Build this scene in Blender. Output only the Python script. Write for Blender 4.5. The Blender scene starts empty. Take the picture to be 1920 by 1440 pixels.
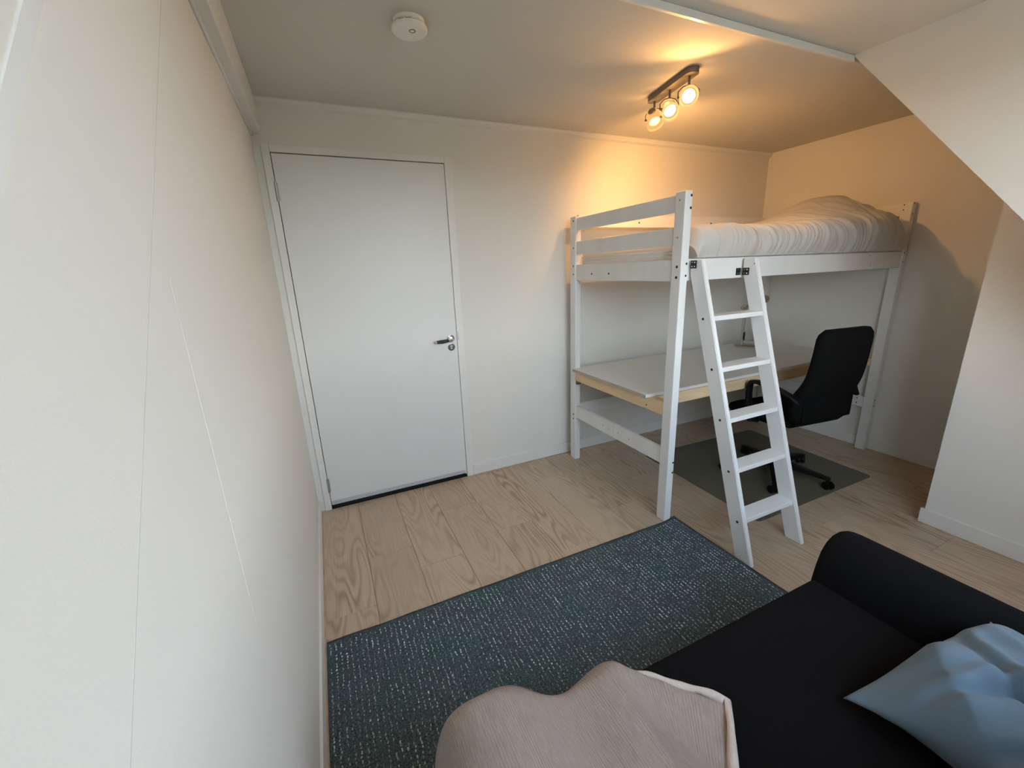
import bpy, bmesh, math, random
from mathutils import Vector, Matrix, noise
random.seed(7)
S = bpy.context.scene
COL = S.collection

# ------------------------------------------------------------------ camera
F_PX, YAW, PITCH, ROLL = 776.29, 0.41874, -0.26929, -0.04058
CAM = Vector((0.1917, -2.6019, 1.4136))
fw = Vector((math.sin(YAW)*math.cos(PITCH), math.cos(YAW)*math.cos(PITCH), math.sin(PITCH)))
rt = fw.cross(Vector((0, 0, 1))).normalized()
up = rt.cross(fw)
r2 = math.cos(ROLL)*rt + math.sin(ROLL)*up
u2 = -math.sin(ROLL)*rt + math.cos(ROLL)*up
cd = bpy.data.cameras.new('camera')
cd.sensor_fit = 'HORIZONTAL'; cd.sensor_width = 36.0; cd.lens = F_PX/1920*36.0; cd.clip_start = 0.02
cam = bpy.data.objects.new('camera', cd)
m = Matrix((r2, u2, -fw)).transposed().to_4x4(); m.translation = CAM
cam.matrix_world = m
COL.objects.link(cam); S.camera = cam

# ------------------------------------------------------------------ light and exposure
S.view_settings.view_transform = 'Standard'
S.view_settings.look = 'None'
S.view_settings.gamma = 1.0
S.view_settings.use_curve_mapping = False
S.view_settings.exposure = 0.27
w = bpy.data.worlds.new('sky'); S.world = w; w.use_nodes = True
bg = w.node_tree.nodes['Background']
bg.inputs['Strength'].default_value = 13.0
# plain sky above the horizon, dull ground below it
wn = w.node_tree.nodes; wl = w.node_tree.links
wtc = wn.new('ShaderNodeTexCoord'); wsx = wn.new('ShaderNodeSeparateXYZ'); wl.new(wtc.outputs['Generated'], wsx.inputs[0])
wr_ = wn.new('ShaderNodeValToRGB'); wl.new(wsx.outputs['Z'], wr_.inputs['Fac'])
we = wr_.color_ramp.elements
we[0].position = 0.0; we[0].color = (0.10, 0.105, 0.09, 1)
we[1].position = 0.03; we[1].color = (0.95, 0.98, 1.0, 1)
e3 = we.new(0.35); e3.color = (0.54, 0.64, 0.76, 1)
e4 = we.new(1.0); e4.color = (0.28, 0.40, 0.58, 1)
wl.new(wr_.outputs['Color'], bg.inputs['Color'])

LAMP_COL = (1.0, 0.49, 0.145)
POINT_W = 6.5                # watts leaking through each glass shade
SPOT_W = (29.0, 5.5, 5.5)   # watts per spot head
SHADE_E = 0.85

# ------------------------------------------------------------------ dimensions
W, H = 3.806, 2.267           # room width, ceiling height
YR0 = -1.256                  # where the flat ceiling ends
DZ = 2.288                    # dormer ceiling
SL = 1.17                     # roof slope
YW = -3.0                     # window wall
XC = 2.55                     # dormer cheek
XK = 3.0                      # knee box
def zroof(y): return DZ + (y - YR0)*SL

# ------------------------------------------------------------------ materials
def mat(name, col, rough=0.5, metal=0.0, var=0.0, vscale=8.0, bump=0.0, bscale=200.0, sheen=0.0, spec=0.5, emit=None, estr=0.0, stretch=None):
    m = bpy.data.materials.new(name); m.use_nodes = True
    nt = m.node_tree; b = nt.nodes['Principled BSDF']
    b.inputs['Base Color'].default_value = (*col, 1); b.inputs['Roughness'].default_value = rough
    b.inputs['Metallic'].default_value = metal; b.inputs['Specular IOR Level'].default_value = spec
    if sheen: b.inputs['Sheen Weight'].default_value = sheen
    if emit: b.inputs['Emission Color'].default_value = (*emit, 1); b.inputs['Emission Strength'].default_value = estr
    tc = nt.nodes.new('ShaderNodeTexCoord'); vec = tc.outputs['Object']
    if stretch:
        mp = nt.nodes.new('ShaderNodeMapping'); mp.inputs['Scale'].default_value = stretch
        nt.links.new(vec, mp.inputs['Vector']); vec = mp.outputs['Vector']
    if var:
        n = nt.nodes.new('ShaderNodeTexNoise'); n.inputs['Scale'].default_value = vscale; n.inputs['Detail'].default_value = 4
        nt.links.new(vec, n.inputs['Vector'])
        r = nt.nodes.new('ShaderNodeValToRGB')
        r.color_ramp.elements[0].position = 0.3; r.color_ramp.elements[1].position = 0.7
        r.color_ramp.elements[0].color = (*[max(0, c*(1-var)) for c in col], 1)
        r.color_ramp.elements[1].color = (*[min(1, c*(1+var)) for c in col], 1)
        nt.links.new(n.outputs['Fac'], r.inputs['Fac']); nt.links.new(r.outputs['Color'], b.inputs['Base Color'])
    if bump:
        n = nt.nodes.new('ShaderNodeTexNoise'); n.inputs['Scale'].default_value = bscale; n.inputs['Detail'].default_value = 3
        nt.links.new(vec, n.inputs['Vector'])
        bp = nt.nodes.new('ShaderNodeBump'); bp.inputs['Strength'].default_value = bump; bp.inputs['Distance'].default_value = 0.002
        nt.links.new(n.outputs['Fac'], bp.inputs['Height']); nt.links.new(bp.outputs['Normal'], b.inputs['Normal'])
    return m

M = {}
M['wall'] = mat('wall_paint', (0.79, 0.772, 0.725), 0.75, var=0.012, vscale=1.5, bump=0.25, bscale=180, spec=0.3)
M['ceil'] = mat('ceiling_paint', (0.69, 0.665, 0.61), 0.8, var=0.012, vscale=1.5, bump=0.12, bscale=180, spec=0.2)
M['trim'] = mat('trim_paint', (0.80, 0.79, 0.755), 0.45, var=0.01, vscale=3)
M['strip'] = mat('streak_and_lath_white', (0.88, 0.88, 0.87), 0.25)  # white for the wall's built-in light streak and the ceiling lath
M['door'] = mat('door_lacquer', (0.77, 0.775, 0.755), 0.42, var=0.01, vscale=2)
M['bedwhite'] = mat('white_painted_pine', (0.82, 0.82, 0.81), 0.42, var=0.03, vscale=10, bump=0.12, bscale=90, stretch=(1, 1, 0.15))
M['black'] = mat('black_cap', (0.012, 0.012, 0.013), 0.5)
M['hole'] = mat('dark_hole', (0.02, 0.02, 0.02), 0.9)
M['gap'] = mat('dark_gap', (0.006, 0.006, 0.006), 0.9)
M['chrome'] = mat('chrome', (0.75, 0.75, 0.76), 0.15, metal=1.0)
M['steel'] = mat('brushed_steel', (0.17, 0.155, 0.14), 0.55, metal=0.5)
M['hinge'] = mat('zinc_hinge', (0.45, 0.45, 0.45), 0.45, metal=0.8)
M['pine'] = mat('raw_pine', (0.80, 0.60, 0.36), 0.6, var=0.10, vscale=9, bump=0.1, bscale=60, stretch=(0.3, 0.3, 3))
M['desk'] = mat('white_laminate', (0.80, 0.80, 0.785), 0.35)
M['chip'] = mat('chipboard_edge', (0.50, 0.43, 0.34), 0.9, var=0.25, vscale=200)
M['sheet'] = mat('white_cotton', (0.90, 0.89, 0.865), 0.9, var=0.012, vscale=6, bump=0.1, bscale=500, sheen=0.2)
M['mattress'] = mat('mattress_cover', (0.78, 0.78, 0.77), 0.9, bump=0.5, bscale=160)
M['chairplastic'] = mat('black_plastic', (0.004, 0.004, 0.0045), 0.5, bump=0.1, bscale=500, spec=0.2)
M['chairfabric'] = mat('black_mesh_fabric', (0.006, 0.006, 0.006), 0.95, bump=0.4, bscale=700, spec=0.1)
M['sofa'] = mat('charcoal_fabric', (0.0056, 0.0054, 0.0060), 0.95, var=0.3, vscale=500, bump=0.5, bscale=900, spec=0.12)
M['cushion'] = mat('blue_grey_cotton', (0.140, 0.198, 0.252), 0.9, var=0.05, vscale=350, bump=0.25, bscale=800, sheen=0.1)
M['detector'] = mat('detector_plastic', (0.85, 0.83, 0.77), 0.45)
M['grey'] = mat('grey_rubber_strip', (0.52, 0.53, 0.56), 0.5)
M['plinth'] = mat('oak_plinth', (0.50, 0.36, 0.25), 0.55, var=0.15, vscale=20)
M['bulb'] = mat('lit_bulb', (1, 0.9, 0.7), 0.4, emit=(1.0, 0.70, 0.34), estr=14.0)
M['opal'] = mat('opal_glass', (0.0, 0.0, 0.0), 0.25, spec=0.0, emit=LAMP_COL, estr=SHADE_E)
def opal():
    m = M['opal']; nt = m.node_tree; b = nt.nodes['Principled BSDF']; o = nt.nodes['Material Output']
    t = nt.nodes.new('ShaderNodeBsdfTransparent'); mx = nt.nodes.new('ShaderNodeMixShader'); mx.inputs[0].default_value = 0.75
    nt.links.new(t.outputs[0], mx.inputs[1]); nt.links.new(b.outputs[0], mx.inputs[2]); nt.links.new(mx.outputs[0], o.inputs['Surface'])
opal()
M['rim'] = mat('lamp_rim', (0.05, 0.04, 0.02), 0.4, spec=0.1, emit=(1.0, 0.66, 0.22), estr=0.85)

def glass_mat(name, tint, fac):
    m = bpy.data.materials.new(name); m.use_nodes = True; nt = m.node_tree; nt.nodes.clear()
    o = nt.nodes.new('ShaderNodeOutputMaterial'); mx = nt.nodes.new('ShaderNodeMixShader')
    t = nt.nodes.new('ShaderNodeBsdfTransparent'); t.inputs['Color'].default_value = (*tint, 1)
    g = nt.nodes.new('ShaderNodeBsdfGlossy'); g.inputs['Roughness'].default_value = 0.05
    mx.inputs[0].default_value = fac
    nt.links.new(t.outputs[0], mx.inputs[1]); nt.links.new(g.outputs[0], mx.inputs[2]); nt.links.new(mx.outputs[0], o.inputs['Surface'])
    return m
M['pane'] = glass_mat('window_glass', (0.96, 0.98, 0.98), 0.04)

# translucent smoky chair mat
def chairmat():
    m = bpy.data.materials.new('smoky_plastic'); m.use_nodes = True; nt = m.node_tree; nt.nodes.clear()
    o = nt.nodes.new('ShaderNodeOutputMaterial'); mx = nt.nodes.new('ShaderNodeMixShader')
    t = nt.nodes.new('ShaderNodeBsdfTransparent'); t.inputs['Color'].default_value = (0.72, 0.71, 0.64, 1)
    b = nt.nodes.new('ShaderNodeBsdfPrincipled'); b.inputs['Base Color'].default_value = (0.27, 0.26, 0.205, 1)
    b.inputs['Roughness'].default_value = 0.38
    n = nt.nodes.new('ShaderNodeTexNoise'); n.inputs['Scale'].default_value = 400
    bp = nt.nodes.new('ShaderNodeBump'); bp.inputs['Strength'].default_value = 0.2; bp.inputs['Distance'].default_value = 0.001
    nt.links.new(n.outputs['Fac'], bp.inputs['Height']); nt.links.new(bp.outputs['Normal'], b.inputs['Normal'])
    mx.inputs[0].default_value = 0.42
    nt.links.new(t.outputs[0], mx.inputs[1]); nt.links.new(b.outputs[0], mx.inputs[2]); nt.links.new(mx.outputs[0], o.inputs['Surface'])
    return m
M['mat'] = chairmat()

# oak laminate: contour lines of stretched noise, shifted per plank
def oak():
    m = bpy.data.materials.new('oak_laminate'); m.use_nodes = True; nt = m.node_tree; b = nt.nodes['Principled BSDF']
    N = nt.nodes.new; L = nt.links.new
    tc = N('ShaderNodeTexCoord'); oi = N('ShaderNodeObjectInfo')
    mu = N('ShaderNodeMath'); mu.operation = 'MULTIPLY'; mu.inputs[1].default_value = 57.0; L(oi.outputs['Random'], mu.inputs[0])
    cx = N('ShaderNodeCombineXYZ'); L(mu.outputs[0], cx.inputs[0]); L(mu.outputs[0], cx.inputs[1])
    mp = N('ShaderNodeMapping'); mp.inputs['Scale'].default_value = (1.0, 0.16, 1.0); L(tc.outputs['Object'], mp.inputs['Vector'])
    ad = N('ShaderNodeVectorMath'); ad.operation = 'ADD'; L(mp.outputs[0], ad.inputs[0]); L(cx.outputs[0], ad.inputs[1])
    n1 = N('ShaderNodeTexNoise'); n1.inputs['Scale'].default_value = 7.5; n1.inputs['Detail'].default_value = 1.5; n1.inputs['Roughness'].default_value = 0.35
    L(ad.outputs[0], n1.inputs['Vector'])
    k = N('ShaderNodeMath'); k.operation = 'MULTIPLY'; k.inputs[1].default_value = 88.0; L(n1.outputs['Fac'], k.inputs[0])
    s = N('ShaderNodeMath'); s.operation = 'SINE'; L(k.outputs[0], s.inputs[0])
    sr = N('ShaderNodeMapRange'); sr.inputs['From Min'].default_value = -1; sr.inputs['From Max'].default_value = 1; L(s.outputs[0], sr.inputs['Value'])
    pw = N('ShaderNodeMath'); pw.operation = 'POWER'; pw.inputs[1].default_value = 1.6; L(sr.outputs[0], pw.inputs[0])
    # fine fibre
    mp2 = N('ShaderNodeMapping'); mp2.inputs['Scale'].default_value = (160, 5, 1); L(tc.outputs['Object'], mp2.inputs['Vector'])
    n2 = N('ShaderNodeTexNoise'); n2.inputs['Scale'].default_value = 1.0; n2.inputs['Detail'].default_value = 4; L(mp2.outputs[0], n2.inputs['Vector'])
    # broad tone
    n3 = N('ShaderNodeTexNoise'); n3.inputs['Scale'].default_value = 4.0; n3.inputs['Detail'].default_value = 2; L(ad.outputs[0], n3.inputs['Vector'])
    mixa = N('ShaderNodeMix'); mixa.data_type = 'RGBA'
    mixa.inputs['A'].default_value = (0.57, 0.445, 0.325, 1); mixa.inputs['B'].default_value = (0.34, 0.235, 0.155, 1)
    f = N('ShaderNodeMath'); f.operation = 'MULTIPLY'
    rng = N('ShaderNodeMapRange'); rng.inputs['From Min'].default_value = 0.35; rng.inputs['From Max'].default_value = 0.68
    rng.inputs['To Min'].default_value = 0.10; rng.inputs['To Max'].default_value = 0.95; L(n3.outputs['Fac'], rng.inputs['Value'])
    L(pw.outputs[0], f.inputs[0]); L(rng.outputs[0], f.inputs[1]); L(f.outputs[0], mixa.inputs['Factor'])
    mixb = N('ShaderNodeMix'); mixb.data_type = 'RGBA'; mixb.blend_type = 'MULTIPLY'; mixb.inputs['Factor'].default_value = 1.0
    r2_ = N('ShaderNodeMapRange'); r2_.inputs['From Min'].default_value = 0.3; r2_.inputs['From Max'].default_value = 0.7
    r2_.inputs['To Min'].default_value = 0.86; r2_.inputs['To Max'].default_value = 1.06; L(n2.outputs['Fac'], r2_.inputs['Value'])
    cb = N('ShaderNodeCombineColor')
    for i in range(3): L(r2_.outputs[0], cb.inputs[i])
    L(mixa.outputs['Result'], mixb.inputs['A']); L(cb.outputs[0], mixb.inputs['B'])
    hs = N('ShaderNodeHueSaturation'); 
    vr = N('ShaderNodeMapRange'); vr.inputs['To Min'].default_value = 0.93; vr.inputs['To Max'].default_value = 1.07; L(oi.outputs['Random'], vr.inputs['Value'])
    L(vr.outputs[0], hs.inputs['Value']); L(mixb.outputs['Result'], hs.inputs['Color']); L(hs.outputs[0], b.inputs['Base Color'])
    b.inputs['Roughness'].default_value = 0.42
    bp = N('ShaderNodeBump'); bp.inputs['Strength'].default_value = 0.15; bp.inputs['Distance'].default_value = 0.001
    L(n2.outputs['Fac'], bp.inputs['Height']); L(bp.outputs[0], b.inputs['Normal'])
    return m
M['oak'] = oak()

def rugmat():
    m = bpy.data.materials.new('woven_rug'); m.use_nodes = True; nt = m.node_tree; b = nt.nodes['Principled BSDF']
    N = nt.nodes.new; L = nt.links.new
    tc = N('ShaderNodeTexCoord')
    n1 = N('ShaderNodeTexNoise'); n1.inputs['Scale'].default_value = 4.5; n1.inputs['Detail'].default_value = 3; L(tc.outputs['Object'], n1.inputs['Vector'])
    r1 = N('ShaderNodeValToRGB'); L(n1.outputs['Fac'], r1.inputs['Fac'])
    e = r1.color_ramp.elements; e[0].position = 0.34; e[0].color = (0.170, 0.210, 0.255, 1); e[1].position = 0.66; e[1].color = (0.135, 0.225, 0.240, 1)
    n2 = N('ShaderNodeTexNoise'); n2.inputs['Scale'].default_value = 230; n2.inputs['Detail'].default_value = 3; n2.inputs['Roughness'].default_value = 0.7; L(tc.outputs['Object'], n2.inputs['Vector'])
    r2_ = N('ShaderNodeMapRange'); r2_.inputs['From Min'].default_value = 0.32; r2_.inputs['From Max'].default_value = 0.72
    r2_.inputs['To Min'].default_value = 0.30; r2_.inputs['To Max'].default_value = 1.9; L(n2.outputs['Fac'], r2_.inputs['Value'])
    vm = N('ShaderNodeVectorMath'); vm.operation = 'SCALE'; L(r1.outputs['Color'], vm.inputs[0]); L(r2_.outputs[0], vm.inputs['Scale'])
    L(vm.outputs[0], b.inputs['Base Color']); b.inputs['Roughness'].default_value = 1.0; b.inputs['Specular IOR Level'].default_value = 0.1
    bp = N('ShaderNodeBump'); bp.inputs['Strength'].default_value = 1.0; bp.inputs['Distance'].default_value = 0.004
    L(n2.outputs['Fac'], bp.inputs['Height']); L(bp.outputs[0], b.inputs['Normal'])
    return m
M['rug'] = rugmat()
M['stitch'] = mat('rug_yarn', (0.50, 0.56, 0.57), 1.0, var=0.75, vscale=25, bump=0.8, bscale=700, spec=0.1)
M['rugedge'] = mat('rug_binding', (0.045, 0.055, 0.060), 1.0, var=0.3, vscale=90, bump=0.6, bscale=300)

def throwmat():
    m = bpy.data.materials.new('ribbed_cotton_throw'); m.use_nodes = True; nt = m.node_tree; b = nt.nodes['Principled BSDF']
    N = nt.nodes.new; L = nt.links.new
    uv = N('ShaderNodeUVMap'); uv.uv_map = 'weave'
    sx = N('ShaderNodeSeparateXYZ'); L(uv.outputs[0], sx.inputs[0])
    mp = N('ShaderNodeMapping'); mp.inputs['Scale'].default_value = (260, 30.0, 1); L(uv.outputs[0], mp.inputs['Vector'])
    n1 = N('ShaderNodeTexNoise'); n1.inputs['Scale'].default_value = 1.0; n1.inputs['Detail'].default_value = 5; n1.inputs['Roughness'].default_value = 0.7; L(mp.outputs[0], n1.inputs['Vector'])
    mp2 = N('ShaderNodeMapping'); mp2.inputs['Scale'].default_value = (150, 520, 1); L(uv.outputs[0], mp2.inputs['Vector'])
    n2 = N('ShaderNodeTexNoise'); n2.inputs['Scale'].default_value = 1.0; n2.inputs['Detail'].default_value = 2; L(mp2.outputs[0], n2.inputs['Vector'])
    rb = N('ShaderNodeMath'); rb.operation = 'MULTIPLY'; rb.inputs[1].default_value = 2*math.pi*170; L(sx.outputs[0], rb.inputs[0])
    rs = N('ShaderNodeMath'); rs.operation = 'SINE'; L(rb.outputs[0], rs.inputs[0])
    mp3 = N('ShaderNodeMapping'); mp3.inputs['Scale'].default_value = (28, 3.0, 1); L(uv.outputs[0], mp3.inputs['Vector'])
    n3 = N('ShaderNodeTexNoise'); n3.inputs['Scale'].default_value = 1.0; n3.inputs['Detail'].default_value = 1; L(mp3.outputs[0], n3.inputs['Vector'])
    am = N('ShaderNodeMapRange'); am.inputs['From Min'].default_value = 0.40; am.inputs['From Max'].default_value = 0.65; am.inputs['To Min'].default_value = 0.02; am.inputs['To Max'].default_value = 0.22; L(n3.outputs['Fac'], am.inputs['Value'])
    m0 = N('ShaderNodeMath'); m0.operation = 'MULTIPLY_ADD'; L(rs.outputs[0], m0.inputs[0]); L(am.outputs[0], m0.inputs[1]); L(n1.outputs['Fac'], m0.inputs[2])
    mx = N('ShaderNodeMath'); mx.operation = 'MULTIPLY_ADD'; mx.inputs[1].default_value = 0.30; L(n2.outputs['Fac'], mx.inputs[0]); L(m0.outputs[0], mx.inputs[2])
    r = N('ShaderNodeValToRGB'); L(mx.outputs[0], r.inputs['Fac'])
    e = r.color_ramp.elements; e[0].position = 0.45; e[0].color = (0.60, 0.475, 0.405, 1); e[1].position = 0.85; e[1].color = (0.80, 0.675, 0.595, 1)
    L(r.outputs[0], b.inputs['Base Color']); b.inputs['Roughness'].default_value = 0.95; b.inputs['Sheen Weight'].default_value = 0.15
    bp = N('ShaderNodeBump'); bp.inputs['Strength'].default_value = 0.7; bp.inputs['Distance'].default_value = 0.0025
    L(mx.outputs[0], bp.inputs['Height']); L(bp.outputs[0], b.inputs['Normal'])
    return m
M['throw'] = throwmat()
M['hem'] = mat('throw_hem', (0.64, 0.525, 0.455), 0.95, var=0.08, vscale=60, bump=0.5, bscale=300)

# ------------------------------------------------------------------ mesh helpers
class MB:
    """collects shapes, then becomes one mesh object"""
    def __init__(s): s.bm = bmesh.new()
    def _merge(s, t):
        me = bpy.data.meshes.new('tmp'); t.to_mesh(me); t.free(); s.bm.from_mesh(me); bpy.data.meshes.remove(me); return s
    def box(s, x0, x1, y0, y1, z0, z1, bev=0.0, seg=2, rot=None, about=None):
        t = bmesh.new(); bmesh.ops.create_cube(t, size=1.0)
        bmesh.ops.scale(t, vec=(abs(x1-x0), abs(y1-y0), abs(z1-z0)), verts=t.verts)
        if bev: bmesh.ops.bevel(t, geom=t.edges[:], offset=bev, segments=seg, affect='EDGES', profile=0.5)
        c = Vector(((x0+x1)/2, (y0+y1)/2, (z0+z1)/2))
        bmesh.ops.translate(t, vec=c, verts=t.verts)
        if rot is not None: bmesh.ops.rotate(t, cent=about or c, matrix=rot, verts=t.verts)
        return s._merge(t)
    def cyl(s, p0, p1, ra, rb=None, seg=20, bev=0.0):
        rb = ra if rb is None else rb
        p0 = Vector(p0); p1 = Vector(p1); d = p1-p0
        t = bmesh.new(); bmesh.ops.create_cone(t, cap_ends=True, segments=seg, radius1=ra, radius2=rb, depth=d.length)
        if bev: bmesh.ops.bevel(t, geom=[e for e in t.edges if len(e.link_faces) == 2 and any(len(f.verts) > 4 for f in e.link_faces)], offset=bev, segments=2, affect='EDGES')
        q = d.to_track_quat('Z', 'Y').to_matrix()
        bmesh.ops.rotate(t, cent=(0, 0, 0), matrix=q, verts=t.verts)
        bmesh.ops.translate(t, vec=(p0+p1)/2, verts=t.verts)
        return s._merge(t)
    def loft(s, loops, cap=True, closed=True):
        vs = [[s.bm.verts.new(p) for p in lp] for lp in loops]; n = len(loops[0])
        for a, b in zip(vs, vs[1:]):
            for i in range(n if closed else n-1):
                j = (i+1) % n; s.bm.faces.new((a[i], a[j], b[j], b[i]))
        if cap and closed:
            s.bm.faces.new(list(reversed(vs[0]))); s.bm.faces.new(vs[-1])
        return s
    def tube(s, pts, r, seg=10, rad=None):
        pts = [Vector(p) for p in pts]; loops = []; prev = None
        for i, p in enumerate(pts):
            d = (pts[min(i+1, len(pts)-1)] - pts[max(i-1, 0)]).normalized()
            if prev is None: prev = d.orthogonal().normalized()
            a = (prev - d*prev.dot(d)).normalized(); b = d.cross(a); prev = a
            rr = rad[i] if rad else r
            loops.append([p + rr*(math.cos(k*2*math.pi/seg)*a + math.sin(k*2*math.pi/seg)*b) for k in range(seg)])
        return s.loft(loops)
    def lathe(s, prof, o, axis, seg=28, cap=True):
        o = Vector(o); axis = Vector(axis).normalized(); a = axis.orthogonal().normalized(); b = axis.cross(a)
        return s.loft([[o + axis*h + r*(math.cos(k*2*math.pi/seg)*a + math.sin(k*2*math.pi/seg)*b) for k in range(seg)] for r, h in prof], cap=cap)
    def prism(s, poly, axis, a, b, bev=0.0):
        """poly of 2-d points extruded along axis 0/1/2 from a to b"""
        def P(q, t): l = list(q); l.insert(axis, t); return Vector(l)
        t = bmesh.new()
        va = [t.verts.new(P(q, a)) for q in poly]; vb = [t.verts.new(P(q, b)) for q in poly]; n = len(poly)
        t.faces.new(list(reversed(va))); t.faces.new(vb)
        for i in range(n): t.faces.new((va[i], va[(i+1) % n], vb[(i+1) % n], vb[i]))
        bmesh.ops.recalc_face_normals(t, faces=t.faces)
        if bev: bmesh.ops.bevel(t, geom=t.edges[:], offset=bev, segments=2, affect='EDGES')
        return s._merge(t)
    def grid(s, f, nu, nv, closed_u=False):
        vs = [[s.bm.verts.new(f(i/(nu-1), j/(nv-1))) for j in range(nv)] for i in range(nu)]
        for i in range(nu-1):
            for j in range(nv-1): s.bm.faces.new((vs[i][j], vs[i+1][j], vs[i+1][j+1], vs[i][j+1]))
        return s
    def xform(s, mtx): bmesh.ops.transform(s.bm, matrix=mtx, verts=s.bm.verts); return s
    def done(s, name, material, parent=None, smooth=False, angle=None, local=False):
        bmesh.ops.recalc_face_normals(s.bm, faces=s.bm.faces)
        me = bpy.data.meshes.new(name)
        if parent is not None and not local:
            off = ORIG[parent.name]; bmesh.ops.translate(s.bm, vec=-off, verts=s.bm.verts)
        s.bm.to_mesh(me); s.bm.free()
        if smooth:
            for p in me.polygons: p.use_smooth = True
            if angle: me.set_sharp_from_angle(angle=math.radians(angle))
        if material: me.materials.append(M[material] if isinstance(material, str) else material)
        o = bpy.data.objects.new(name, me); COL.objects.link(o)
        if parent is not None: o.parent = parent; ORIG[o.name] = ORIG[parent.name]
        else: ORIG[o.name] = Vector((0, 0, 0))
        return o
ORIG = {}
def tag(o, label, cat, group=None):
    o['label'] = label; o['category'] = cat
    if group: o['group'] = group
    return o
def thing(name, label, cat, loc, group=None):
    o = bpy.data.objects.new(name, None); o.empty_display_size = 0.1; COL.objects.link(o); o.location = loc
    ORIG[o.name] = Vector(loc); return tag(o, label, cat, group)
def root_at(o, loc):
    """move a one-mesh object's origin"""
    loc = Vector(loc); o.data.transform(Matrix.Translation(-loc)); o.location = loc; ORIG[o.name] = loc; return o
def structure(o, label=None):
    o['kind'] = 'structure'
    if label: o['label'] = label
    return o
def RZ(a): return Matrix.Rotation(a, 3, 'Z')

# ------------------------------------------------------------------ room shell
T = 0.12
# floor: slab plus single planks
floor = structure(MB().box(-T, W+T, YW-T, T, -0.12, -0.009).done('floor', 'plinth'), 'pale oak laminate plank floor')
PWID = 0.2285
butts = {0: -0.95, 1: -0.61, 2: -0.80, 3: -0.36, 4: -0.70, 5: -1.017, 6: -0.30, 7: -0.82}
PLEN = 1.285
for k in range(-1, 17):
    x0 = k*PWID - 0.003; x1 = x0 + PWID
    x0 = max(x0, 0.0); x1 = min(x1, W)
    if x1 - x0 < 0.012: continue
    b0 = butts.get(k, -random.uniform(0.1, 1.2))
    cuts = sorted([c for c in [b0 + PLEN*i for i in range(-4, 4)] if YW+0.05 < c < -0.05])
    ys = [YW] + cuts + [0.0]
    for ya, yb in zip(ys, ys[1:]):
        g = 0.0006
        o = MB().box(x0+g-(x0+x1)/2, x1-g-(x0+x1)/2, ya+g-(ya+yb)/2, yb-g-(ya+yb)/2, -0.009, 0.0, bev=0.0012, seg=1).done('plank', 'oak', floor, local=True)
        o.location = ((x0+x1)/2, (ya+yb)/2, 0)

# back wall with the door opening
DL, DR, DT = 0.0700, 0.9690, 2.030
b = MB(); b.box(-T, DL-0.036, 0, T, 0, 2.45); b.box(DR+0.046, W+T, 0, T, 0, 2.45); b.box(DL-0.036, DR+0.046, 0, T, DT+0.036, 2.45)
structure(b.done('wall_back', 'wall'), 'white painted wall with the door')
structure(MB().box(-T, 0, YW-T, 0, 0, 2.45).done('wall_left', 'wall'), 'long white painted wall beside the door')
# dormer cheek panel on the left wall, a few millimetres proud, its edge follows the roof slope
b = MB(); b.prism([(-1.172, DZ), (YW, DZ), (YW, 1.917+1.13*(YW+1.5))], 0, 0.0, 0.006)
structure(b.done('wall_left_dormer', 'wall'), 'white dormer cheek panel on the near wall')
M['joint'] = mat('joint_filler', (0.665, 0.65, 0.61), 0.9)
b = MB(); b.prism([(-1.172, DZ), (-1.172-0.0028, DZ), (YW, 1.917+1.13*(YW+1.5)+0.003), (YW, 1.917+1.13*(YW+1.5))], 0, 0.0, 0.0063)
structure(b.done('trim_4', 'joint'), 'thin joint line along the dormer cheek')
# light streak on the wall, built as a white strip parallel with the slope
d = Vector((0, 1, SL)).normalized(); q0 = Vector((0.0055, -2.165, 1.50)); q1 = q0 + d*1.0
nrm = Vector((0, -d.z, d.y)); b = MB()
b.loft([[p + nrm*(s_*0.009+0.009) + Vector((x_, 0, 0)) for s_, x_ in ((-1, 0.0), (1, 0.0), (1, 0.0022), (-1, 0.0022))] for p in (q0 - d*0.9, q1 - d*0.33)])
structure(b.done('light_streak', 'strip'), 'white strip standing in for a streak of light on the wall')
# vertical bead in the near wall
structure(MB().cyl((-0.0011, -1.84, 0.80), (-0.0011, -1.84, 1.42), 0.0016, seg=8).done('trim_2', 'wall'), 'thin raised bead line in the wall paint')
# right wall, cut by the roof slope
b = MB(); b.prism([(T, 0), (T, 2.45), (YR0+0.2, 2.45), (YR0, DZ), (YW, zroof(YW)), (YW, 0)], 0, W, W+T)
structure(b.done('wall_right', 'wall'), 'white painted wall at the head of the bed')
# knee box wall
YK = -1.712
b = MB(); b.prism([(YK, 0), (YK, zroof(YK)), (YW, zroof(YW)), (YW, 0)], 0, XK, XK+0.10)
structure(b.done('wall_knee', 'wall'), 'white side wall under the roof slope')
# dormer cheek right: solid triangle above the slope
b = MB(); b.prism([(YR0, DZ+0.1), (YW, DZ+0.1), (YW, zroof(YW)), (YR0, DZ)], 0, XC, XC+0.10)
structure(b.done('wall_dormer', 'wall'), 'white triangular dormer cheek above the roof slope')
# roof slope beyond the cheek
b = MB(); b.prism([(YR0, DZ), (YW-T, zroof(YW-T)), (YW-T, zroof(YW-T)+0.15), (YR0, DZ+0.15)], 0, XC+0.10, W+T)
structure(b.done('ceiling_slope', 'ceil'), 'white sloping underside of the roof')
# flat ceilings
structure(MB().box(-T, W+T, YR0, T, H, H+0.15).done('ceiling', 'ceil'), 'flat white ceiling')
structure(MB().box(-T, XC+0.1, YW-T, YR0, DZ, DZ+0.15).done('ceiling_dormer', 'wall'), 'flat white ceiling of the dormer')
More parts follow.
